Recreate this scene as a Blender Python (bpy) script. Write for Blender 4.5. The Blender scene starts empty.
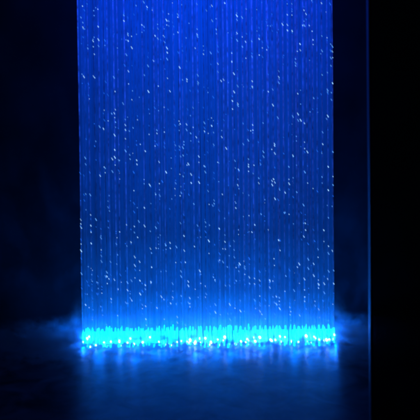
import bpy, bmesh, math, random
from mathutils import Vector
R = random.Random(11)
sc = bpy.context.scene
C = sc.collection

# ------------------------------------------------------------------ helpers
def link(o, parent=None):
    C.objects.link(o)
    if parent: o.parent = parent
    return o
def obj(name, mesh, parent=None, loc=(0, 0, 0)):
    o = bpy.data.objects.new(name, mesh); o.location = loc
    return link(o, parent)
def mesh_from(bm, name, mat, smooth=True):
    bmesh.ops.recalc_face_normals(bm, faces=bm.faces)
    me = bpy.data.meshes.new(name); bm.to_mesh(me); bm.free()
    for p in me.polygons: p.use_smooth = smooth
    me.materials.append(mat); return me
def tube(bm, pts, radii, n=8, cap=True):
    rings = []
    for p, r in zip(pts, radii):
        rings.append([bm.verts.new((p[0] + r*math.cos(2*math.pi*k/n), p[1] + r*math.sin(2*math.pi*k/n), p[2])) for k in range(n)])
    for a, b in zip(rings, rings[1:]):
        for k in range(n): bm.faces.new((a[k], a[(k+1) % n], b[(k+1) % n], b[k]))
    if cap:
        bm.faces.new(rings[0]); bm.faces.new(rings[-1])
def box(bm, x0, x1, y0, y1, z0, z1):
    v = [bm.verts.new((x, y, z)) for x in (x0, x1) for y in (y0, y1) for z in (z0, z1)]
    for f in ((0,1,3,2), (4,6,7,5), (0,4,5,1), (2,3,7,6), (0,2,6,4), (1,5,7,3)): bm.faces.new([v[i] for i in f])
def mat(name):
    m = bpy.data.materials.new(name); m.use_nodes = True
    nt = m.node_tree; return m, nt, nt.nodes['Principled BSDF']

# ------------------------------------------------------------------ materials
def glow_mat(name, base, col, strength, rough=.4, vary=(1, 1), fall=None, sample=True, wisp=None):
    """light-carrying plastic; `vary` = spread of output from strand to strand,
    `fall` = output against height (the light is fed in at the top)"""
    m, nt, b = mat(name)
    b.inputs['Base Color'].default_value = (*base, 1)
    b.inputs['Roughness'].default_value = rough
    b.inputs['Emission Color'].default_value = (*col, 1)
    N, L = nt.nodes, nt.links
    oi = N.new('ShaderNodeObjectInfo')
    mr = N.new('ShaderNodeMapRange'); mr.inputs['To Min'].default_value = vary[0]*strength; mr.inputs['To Max'].default_value = vary[1]*strength
    L.new(oi.outputs['Random'], mr.inputs['Value'])
    own = N.new('ShaderNodeMath'); own.operation = 'MULTIPLY'    # each strand's own output (object colour)
    L.new(mr.outputs[0], own.inputs[0]); L.new(oi.outputs['Color'], own.inputs[1])
    out = own.outputs[0]
    if fall:
        g = N.new('ShaderNodeNewGeometry'); sx = N.new('ShaderNodeSeparateXYZ'); L.new(g.outputs['Position'], sx.inputs[0])
        f = N.new('ShaderNodeMapRange'); f.inputs['From Min'].default_value = 0; f.inputs['From Max'].default_value = 1.0
        f.inputs['To Min'].default_value = fall[0]; f.inputs['To Max'].default_value = fall[1]
        L.new(sx.outputs['Z'], f.inputs['Value'])
        mu = N.new('ShaderNodeMath'); mu.operation = 'MULTIPLY'; L.new(out, mu.inputs[0]); L.new(f.outputs[0], mu.inputs[1]); out = mu.outputs[0]
    if wisp:   # uneven output along the fibre
        tc = N.new('ShaderNodeNewGeometry')
        mp = N.new('ShaderNodeMapping'); mp.inputs['Scale'].default_value = (wisp[0], wisp[0], wisp[1])
        no = N.new('ShaderNodeTexNoise'); no.inputs['Scale'].default_value = 1; no.inputs['Detail'].default_value = 4
        L.new(tc.outputs['Position'], mp.inputs[0]); L.new(mp.outputs[0], no.inputs['Vector'])
        f = N.new('ShaderNodeMapRange'); f.inputs['From Min'].default_value = .3; f.inputs['From Max'].default_value = .7
        f.inputs['To Min'].default_value = wisp[2]; f.inputs['To Max'].default_value = wisp[3]
        L.new(no.outputs[0], f.inputs['Value'])
        mu = N.new('ShaderNodeMath'); mu.operation = 'MULTIPLY'; L.new(out, mu.inputs[0]); L.new(f.outputs[0], mu.inputs[1]); out = mu.outputs[0]
    L.new(out, b.inputs['Emission Strength'])
    if wisp:   # deep blue at the fed end; tip glow painted in as cyan-blue lower down
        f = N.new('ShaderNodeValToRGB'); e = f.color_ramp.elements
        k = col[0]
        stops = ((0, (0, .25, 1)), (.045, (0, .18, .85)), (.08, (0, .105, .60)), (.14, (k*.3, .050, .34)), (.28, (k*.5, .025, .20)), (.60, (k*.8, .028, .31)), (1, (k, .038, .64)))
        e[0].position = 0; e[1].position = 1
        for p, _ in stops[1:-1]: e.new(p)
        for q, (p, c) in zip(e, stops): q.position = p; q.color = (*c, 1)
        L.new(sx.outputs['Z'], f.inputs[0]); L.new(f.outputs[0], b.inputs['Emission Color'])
    if not sample: m.cycles.emission_sampling = 'NONE'
    return m
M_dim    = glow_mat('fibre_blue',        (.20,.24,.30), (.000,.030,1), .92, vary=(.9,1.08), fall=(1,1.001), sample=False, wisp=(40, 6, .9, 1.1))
M_bright = glow_mat('fibre_pale_blue',   (.20,.24,.30), (.006,.042,1), 1.45, vary=(.8,1.15), fall=(1,1.001), sample=False, wisp=(60, 75, .45, 1.6))
M_violet = glow_mat('fibre_violet_blue', (.20,.24,.30), (.008,.027,1), 1.20, vary=(.75,1.2), fall=(1,1.001), sample=False, wisp=(60, 75, .45, 1.6))
M_front  = glow_mat('fibre_deep_blue', (.20,.24,.30), (.002,.026,1), 1.05, vary=(.7,1.2), fall=(1,1.001), sample=False, wisp=(60, 60, .6, 1.4))
M_tip    = glow_mat('frosted_tip',  (.5,.6,.6), (0,.145,1), 26, vary=(.6,1.3))
M_end    = glow_mat('bright_spot',      (.8,.8,.8), (.4,.65,1), 24, vary=(.6,1.4))
M_g = [glow_mat('glint_white',  (.7,.7,.7), (.30,.62,1), 1.25, vary=(.7,1.2), sample=False),
       glow_mat('glint_blue',   (.7,.7,.7), (.10,.38,1), .95, vary=(.7,1.2), sample=False),
       glow_mat('glint_dim',    (.7,.7,.7), (.015,.17,1), .85, vary=(.7,1.2), sample=False)]

def floor_mat():
    m, nt, b = mat('wispy_black_floor'); N, L = nt.nodes, nt.links
    g = N.new('ShaderNodeNewGeometry')
    mp = N.new('ShaderNodeMapping'); mp.inputs['Scale'].default_value = (1, .55, 1); L.new(g.outputs['Position'], mp.inputs[0])
    n1 = N.new('ShaderNodeTexNoise'); n1.inputs['Scale'].default_value = 15; n1.inputs['Detail'].default_value = 6; n1.inputs['Distortion'].default_value = .9
    L.new(mp.outputs[0], n1.inputs['Vector'])
    r1 = N.new('ShaderNodeValToRGB'); r1.color_ramp.elements[0].position = .36; r1.color_ramp.elements[0].color = (.020,.022,.026,1)
    r1.color_ramp.elements[1].position = .68; r1.color_ramp.elements[1].color = (.22,.23,.25,1)  # pale clouds in the base colour stand in for broken light on the floor
    L.new(n1.outputs[0], r1.inputs[0]); L.new(r1.outputs[0], b.inputs['Base Color'])
    n2 = N.new('ShaderNodeTexNoise'); n2.inputs['Scale'].default_value = 17; n2.inputs['Detail'].default_value = 1.5; L.new(mp.outputs[0], n2.inputs['Vector'])
    r2 = N.new('ShaderNodeMapRange'); r2.inputs['To Min'].default_value = .28; r2.inputs['To Max'].default_value = .38; L.new(n2.outputs[0], r2.inputs['Value'])
    L.new(r2.outputs[0], b.inputs['Roughness'])
    bp = N.new('ShaderNodeBump'); bp.inputs['Strength'].default_value = .10; bp.inputs['Distance'].default_value = .010
    L.new(n2.outputs[0], bp.inputs['Height']); L.new(bp.outputs[0], b.inputs['Normal'])
    b.inputs['Specular IOR Level'].default_value = .19
    return m
def plain(name, col, rough, spec=.5, metal=0, nscale=20, spread=.3, bump=0):
    m, nt, b = mat(name); N, L = nt.nodes, nt.links
    g = N.new('ShaderNodeNewGeometry')
    n = N.new('ShaderNodeTexNoise'); n.inputs['Scale'].default_value = nscale; n.inputs['Detail'].default_value = 5; L.new(g.outputs['Position'], n.inputs['Vector'])
    r = N.new('ShaderNodeValToRGB')
    r.color_ramp.elements[0].color = (*[c*(1-spread) for c in col], 1); r.color_ramp.elements[1].color = (*[c*(1+spread) for c in col], 1)
    r.color_ramp.elements[0].position = .3; r.color_ramp.elements[1].position = .7
    L.new(n.outputs[0], r.inputs[0]); L.new(r.outputs[0], b.inputs['Base Color'])
    b.inputs['Roughness'].default_value = rough; b.inputs['Metallic'].default_value = metal; b.inputs['Specular IOR Level'].default_value = spec
    if bump:
        bp = N.new('ShaderNodeBump'); bp.inputs['Strength'].default_value = bump; bp.inputs['Distance'].default_value = .003
        L.new(n.outputs[0], bp.inputs['Height']); L.new(bp.outputs[0], b.inputs['Normal'])
    return m
M_floor = floor_mat()
M_wall = plain('black_wall', (.05,.065,.07), .6, .2, nscale=8)
M_panel, nt, b = mat('smoked_glass')
b.inputs['Base Color'].default_value = (.03,.03,.03,1); b.inputs['Roughness'].default_value = .15
tr = nt.nodes.new('ShaderNodeBsdfTransparent'); tr.inputs[0].default_value = (.5,.5,.5,1)
mx = nt.nodes.new('ShaderNodeMixShader'); mx.inputs[0].default_value = .6
nt.links.new(tr.outputs[0], mx.inputs[1]); nt.links.new(b.outputs[0], mx.inputs[2]); nt.links.new(mx.outputs[0], nt.nodes['Material Output'].inputs[0])
M_trim = plain('satin_metal', (.055,.06,.065), .40, metal=1, nscale=60)

# ------------------------------------------------------------------ setting
bm = bmesh.new(); box(bm, -3, 3, -3.2, .29, -.06, 0)
fl = obj('floor', mesh_from(bm, 'floor', M_floor, False)); fl['kind'] = 'structure'
bm = bmesh.new(); box(bm, -3, 3, .293, .36, -.06, 2.6)
bw = obj('back_wall', mesh_from(bm, 'back_wall', M_wall, False)); bw['kind'] = 'structure'

# ------------------------------------------------------------------ hanging fibre strands
TOP = 1.35
GROUP = 'thin glowing strands of the hanging blue light curtain'
def strand_mesh(v, m, r):
    rr = random.Random(100 + v); bm = bmesh.new()
    ph = [rr.uniform(0, 6.3) for _ in range(4)]; a = rr.uniform(.3, 1.0) * .0011
    pts, rad = [], []
    for i in range(26):
        z = .034 + (TOP - .034) * i / 25
        k = min(1, (z - .03) / .25)
        pts.append((a*k*(math.sin(3.1*z + ph[0]) + .5*math.sin(9*z + ph[1])), a*k*(math.sin(3.7*z + ph[2]) + .5*math.sin(8*z + ph[3])), z))
        rad.append(r)
    tube(bm, pts, rad); me = mesh_from(bm, 'fibre', m); return me, pts
def at(pts, z):
    t = (z - .034) / (TOP - .034) * 25; i = max(0, min(24, int(t))); f = t - i
    return [pts[i][k]*(1-f) + pts[i+1][k]*f for k in range(3)]
KINDS = {}
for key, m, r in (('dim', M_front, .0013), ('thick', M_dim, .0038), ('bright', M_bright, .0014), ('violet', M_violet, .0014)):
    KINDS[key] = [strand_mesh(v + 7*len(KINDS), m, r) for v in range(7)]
TIPS = []
for v in range(20):
    rr = random.Random(v); bm = bmesh.new(); h = .049 + .006*rr.random(); s = rr.uniform(-.0025, .0025); s2 = rr.uniform(-.003, .003)
    if v >= 10: s = rr.uniform(-.009, .009); s2 = -rr.uniform(.006, .050)
    pts, rad = [], []
    for i in range(9):
        t = i/8; z = .004 + t*(h - .004); k = (1-t)**1.7
        pts.append((s*k, s2*k, z)); rad.append(.0020*(1 - .55*max(0, t-.55)/.45) if t < 1 else .0005)
    tube(bm, pts, rad); TIPS.append((mesh_from(bm, 'glowing_tip', M_tip), s, s2))
ENDS = []
for v in range(3):
    bm = bmesh.new(); r = (.0015, .0020, .0026)[v]
    bmesh.ops.create_uvsphere(bm, u_segments=10, v_segments=6, radius=r)
    for q in bm.verts: q.co.z *= 1.25; q.co.x += .25*(-q.co.z)
    ENDS.append((mesh_from(bm, 'bright_spot', M_end), r*1.25))
def glint_mesh(v, m):
    """a sparkle on the fibre, its camera-shake smear built into the slanted shape: two tiny beads, run together"""
    rr = random.Random(500 + v); bm = bmesh.new()
    L = (.0030, .0042, .0052, .0062, .0080)[v % 5]; w = (.00075, .0009, .0010)[v % 3]
    n = 9; rings = []
    ax = Vector((.52, 0, -.85)); ay = Vector((.85, 0, .52))
    for i in range(n):
        t = i/(n-1); e = math.sin(math.pi*(.06 + .88*t))**.6
        waist = 1 - (.42*math.exp(-((t-.5)/.14)**2) if v % 2 else 0)
        r = w*e*waist*(1.1 if t > .5 else .85)
        c = ax*(L*(t-.5)) + Vector((0, -.0009, 0))
        rings.append([bm.verts.new(c + ay*(r*math.cos(2*math.pi*k/8)) + Vector((0, r*math.sin(2*math.pi*k/8), 0))) for k in range(8)])
    for a, b in zip(rings, rings[1:]):
        for k in range(8): bm.faces.new((a[k], a[(k+1)%8], b[(k+1)%8], b[k]))
    bm.faces.new(rings[0]); bm.faces.new(rings[-1])
    return mesh_from(bm, 'glint', m)
KE = .62
GL = [[glint_mesh(v, m) for v in range(6)] for m in M_g]

XL, XR = -.3205, .3050
rows = [(-.022, 52), (-.008, 60), (.006, 84), (.020, 84)]
plan = []
for ri, (y, n) in enumerate(rows):
    for i in range(n):
        x = XL + (XR - XL)*(i + (0, .4, .15, .5)[ri])/(n - (1, .3, .7, 0)[ri])
        edge = ri == 0 and i in (0, n-1)
        jx = 0 if edge else R.uniform(-1, 1)*(.0012 if ri == 0 and x > .05 else (.0028, .0028, .0009, .0009)[ri])
        plan.append((x + jx, y + R.uniform(-.003, .003), ri, i, n, edge))
for (x, y, ri, i, n, edge) in plan:
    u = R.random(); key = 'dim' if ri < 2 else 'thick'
    if x > .02 and ri == 0: key = 'violet' if u < .55 else 'bright'
    elif x > .06 and u < .20 and ri == 1: key = 'violet'
    elif ri == 0 and (u < .30 or edge): key = 'bright'
    elif ri == 1 and u < .15: key = 'bright'
    if abs(x + .065) < .006 and ri == 0 or abs(x+.038) < .006 and ri == 0: key = 'bright'
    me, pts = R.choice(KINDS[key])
    root = bpy.data.objects.new('light_strand', None); root.empty_display_size = .01; link(root)
    root.location = (x, y, 0)
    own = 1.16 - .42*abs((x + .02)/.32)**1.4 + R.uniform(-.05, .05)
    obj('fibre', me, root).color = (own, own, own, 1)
    tm, s, s2 = R.choice(TIPS[10:] if (ri == 0 and R.random() < .8 and not edge) or (ri == 1 and R.random() < .4) else TIPS[:10]); obj('glowing_tip', tm, root)
    if (ri == 0 and R.random() < .9) or (ri == 1 and R.random() < .35):
        em, er = ENDS[R.choice((0, 0, 1, 1, 2))]
        obj('bright_spot', em, root, (s*KE, s2*KE - .0035, max(er, .0045) + R.choice((.002, .004, .006, .009, .013, .020))))
    ng = {0: R.choice((7,10,13,16,20)), 1: R.choice((5,6,8,10)), 2: R.choice((0,1,1,2)), 3: 0}[ri]
    if edge: ng = 13
    for _ in range(ng):
        z = R.uniform(.06, .95) if R.random() < .93 else R.uniform(.05, .2)
        p = at(pts, z)
        w = R.random(); c = 0 if w < (.30 if ri < 2 else 0) else 1 if w < .65 else 2
        obj('glint', R.choice(GL[c]), root, (p[0], p[1] - .0012, z))
        if R.random() < .12:
            z2 = z - R.uniform(.010, .02); q = at(pts, z2); obj('glint', R.choice(GL[c]), root, (q[0] + R.uniform(0,.001), q[1] - .0012, z2))
    root['category'] = 'light strand'; root['group'] = GROUP
    if edge and i == 0: root['label'] = 'leftmost blue strand, at the dark left edge of the curtain'
    elif edge: root['label'] = 'rightmost speckled blue strand, beside the dark gap and the black panel'
    elif key == 'bright': root['label'] = 'thin brighter pale blue strand between deeper blue strands of the curtain, cyan at its foot'
    elif key == 'violet': root['label'] = 'thin violet blue strand in the right half of the curtain, cyan at its foot'
    else: root['label'] = 'thin deep blue glowing strand inside the curtain, cyan at its foot'

# ------------------------------------------------------------------ black partition on the right
pt = bpy.data.objects.new('partition', None); link(pt); pt.location = (.2405, -1.0, 0)
pt['label'] = 'dark smoked glass upright panel with a thin metal edge, right of the blue curtain'; pt['category'] = 'partition'
bm = bmesh.new(); box(bm, .0035, 1.2, 0, .02, .0005, 2.2)
bmesh.ops.bevel(bm, geom=bm.edges[:], offset=.002, segments=2, affect='EDGES')
obj('panel', mesh_from(bm, 'panel', M_panel, False), pt)
bm = bmesh.new(); box(bm, 0, .0028, -.002, .022, .0005, 2.2)
bmesh.ops.bevel(bm, geom=bm.edges[:], offset=.0011, segments=3, affect='EDGES')
obj('edge_trim', mesh_from(bm, 'edge_trim', M_trim, True), pt)

# added point lamps at the foot, for uneven, streaky light and fuzzy reflections
NL = 30
for i in range(NL + 1):
    ld = bpy.data.lights.new('added_streak_light', 'POINT'); end = i in (0, NL); ld.energy = .5 if end else R.choice((.003, .006, .010, .016, .022)); ld.color = (0, .13, 1); ld.shadow_soft_size = R.uniform(.004, .009)
    ld.use_nodes = True; nt = ld.node_tree; N, L = nt.nodes, nt.links; em = N['Emission']
    tc = N.new('ShaderNodeTexCoord'); mp = N.new('ShaderNodeMapping'); mp.inputs['Location'].default_value = (i*3.7, i*1.3, 0)
    mp.inputs['Scale'].default_value = (1, 1, .45)
    no = N.new('ShaderNodeTexNoise'); no.inputs['Scale'].default_value = 5.5; no.inputs['Detail'].default_value = 3; no.inputs['Distortion'].default_value = .5
    L.new(tc.outputs['Normal'], mp.inputs[0]); L.new(mp.outputs[0], no.inputs['Vector'])
    mr = N.new('ShaderNodeMapRange'); mr.inputs['From Min'].default_value = .44; mr.inputs['From Max'].default_value = .72
    mr.inputs['To Min'].default_value = .02; mr.inputs['To Max'].default_value = 6; L.new(no.outputs[0], mr.inputs['Value']); L.new(mr.outputs[0], em.inputs['Strength'])
    lo = bpy.data.objects.new('added_streak_light', ld); link(lo); x = XL - .004 + (XR - XL + .008)*i/NL
    lo.location = (x, .014, .013) if end else (x + R.uniform(-.010, .010), R.uniform(-.085, -.045), R.uniform(.010, .026))

# ------------------------------------------------------------------ thin mist added to carry the light wisps at the curtain's foot
m = bpy.data.materials.new('glow_haze'); m.use_nodes = True; nt = m.node_tree; N, L = nt.nodes, nt.links; N.clear()
out = N.new('ShaderNodeOutputMaterial'); vol = N.new('ShaderNodeVolumePrincipled'); L.new(vol.outputs[0], out.inputs['Volume'])
vol.inputs['Color'].default_value = (.85,.9,.95,1); vol.inputs['Anisotropy'].default_value = .1
g = N.new('ShaderNodeNewGeometry'); sx = N.new('ShaderNodeSeparateXYZ'); L.new(g.outputs['Position'], sx.inputs[0])
def V(op, *a):
    n = N.new('ShaderNodeVectorMath'); n.operation = op
    for q, v in enumerate(a):
        if isinstance(v, tuple): n.inputs[q].default_value = v
        elif hasattr(v, 'is_linked'): L.new(v, n.inputs[q])
        else: n.inputs['Scale'].default_value = v
    return n
def F(op, *a):
    n = N.new('ShaderNodeMath'); n.operation = op
    for q, v in enumerate(a):
        if isinstance(v, (int, float)): n.inputs[q].default_value = v
        else: L.new(v, n.inputs[q])
    return n.outputs[0]
XC, HW = (XL + XR)/2, (XR - XL)/2
xr = F('SUBTRACT', sx.outputs['X'], XC)                       # offset from the nearest point of the foot line
dx = F('SUBTRACT', xr, F('MINIMUM', F('MAXIMUM', xr, -HW), HW))
cb = N.new('ShaderNodeCombineXYZ'); L.new(F('MULTIPLY', dx, .62), cb.inputs[0]); side = F('MINIMUM', F('DIVIDE', F('ABSOLUTE', dx), .04), 1)
L.new(F('MULTIPLY', F('ADD', sx.outputs['Y'], .06), .8), cb.inputs[1]); L.new(F('MULTIPLY', F('SUBTRACT', sx.outputs['Z'], .012), F('ADD', 1.3, F('MULTIPLY', side, 2.6))), cb.inputs[2])
ln = V('LENGTH', cb.outputs[0]).outputs['Value']
dr = V('NORMALIZE', cb.outputs[0]).outputs[0]
s1 = V('SCALE', dr); s1.inputs['Scale'].default_value = 1.5
vv = V('ADD', s1.outputs[0], V('MULTIPLY', g.outputs['Position'], (24, 14, 26)).outputs[0]).outputs[0]
no = N.new('ShaderNodeTexNoise'); no.inputs['Scale'].default_value = 1.5; no.inputs['Detail'].default_value = 4; no.inputs['Distortion'].default_value = .5
L.new(vv, no.inputs['Vector'])
a = N.new('ShaderNodeMapRange'); a.inputs['From Min'].default_value = .48; a.inputs['From Max'].default_value = .62
a.inputs['To Min'].default_value = .05; a.inputs['To Max'].default_value = 1.7; L.new(no.outputs[0], a.inputs['Value'])
dens = F('MULTIPLY', F('MULTIPLY', a.outputs[0], F('POWER', 2.718, F('DIVIDE', ln, -.070))), F('MULTIPLY', 50, F('POWER', 2.718, F('DIVIDE', sx.outputs['Z'], -.075))))
dens = F('MULTIPLY', dens, F('MAXIMUM', F('MINIMUM', F('DIVIDE', F('SUBTRACT', .26, ln), .12), 1), 0))
dens = F('MULTIPLY', dens, F('ADD', 1, F('MULTIPLY', 6.5, side)))   # thicker past both ends, for the light wisps there
L.new(dens, vol.inputs['Density'])
bm = bmesh.new(); box(bm, -.74, .72, -.33, .23, .002, .23)
mi = obj('glow_haze', mesh_from(bm, 'glow_haze', m, False)); mi['kind'] = 'stuff'; mi['label'] = 'added haze holding faint wisps of blue light, low around the bright foot of the curtain'; mi['category'] = 'glow_haze'

# ------------------------------------------------------------------ world, camera
w = bpy.data.worlds.new('World'); sc.world = w; w.use_nodes = True
w.node_tree.nodes['Background'].inputs[0].default_value = (.06,.13,.20,1); w.node_tree.nodes['Background'].inputs[1].default_value = .026
cd = bpy.data.cameras.new('Camera'); cd.lens = 36*1000/420; cd.sensor_width = 36; cd.clip_end = 50; cd.clip_start = .05
cam = bpy.data.objects.new('Camera', cd); link(cam); sc.camera = cam
cam.location = (0, -2.5, .425)
from mathutils import Matrix
cam.matrix_world = Matrix.Translation(cam.location) @ Matrix.Rotation(math.radians(90 - 2.0), 4, 'X') @ Matrix.Rotation(math.radians(-.7), 4, 'Z')
cd.dof.use_dof = True; cd.dof.focus_distance = 2.47; cd.dof.aperture_fstop = 9.0
sc.view_settings.view_transform = 'Standard'; sc.view_settings.look = 'None'; sc.view_settings.exposure = 0; sc.view_settings.gamma = 1
sc.cycles.filter_width = 3.0
sc.cycles.use_denoising = True
sc.cycles.max_bounces = 6; sc.cycles.diffuse_bounces = 3; sc.cycles.glossy_bounces = 3
sc.cycles.sample_clamp_indirect = 6
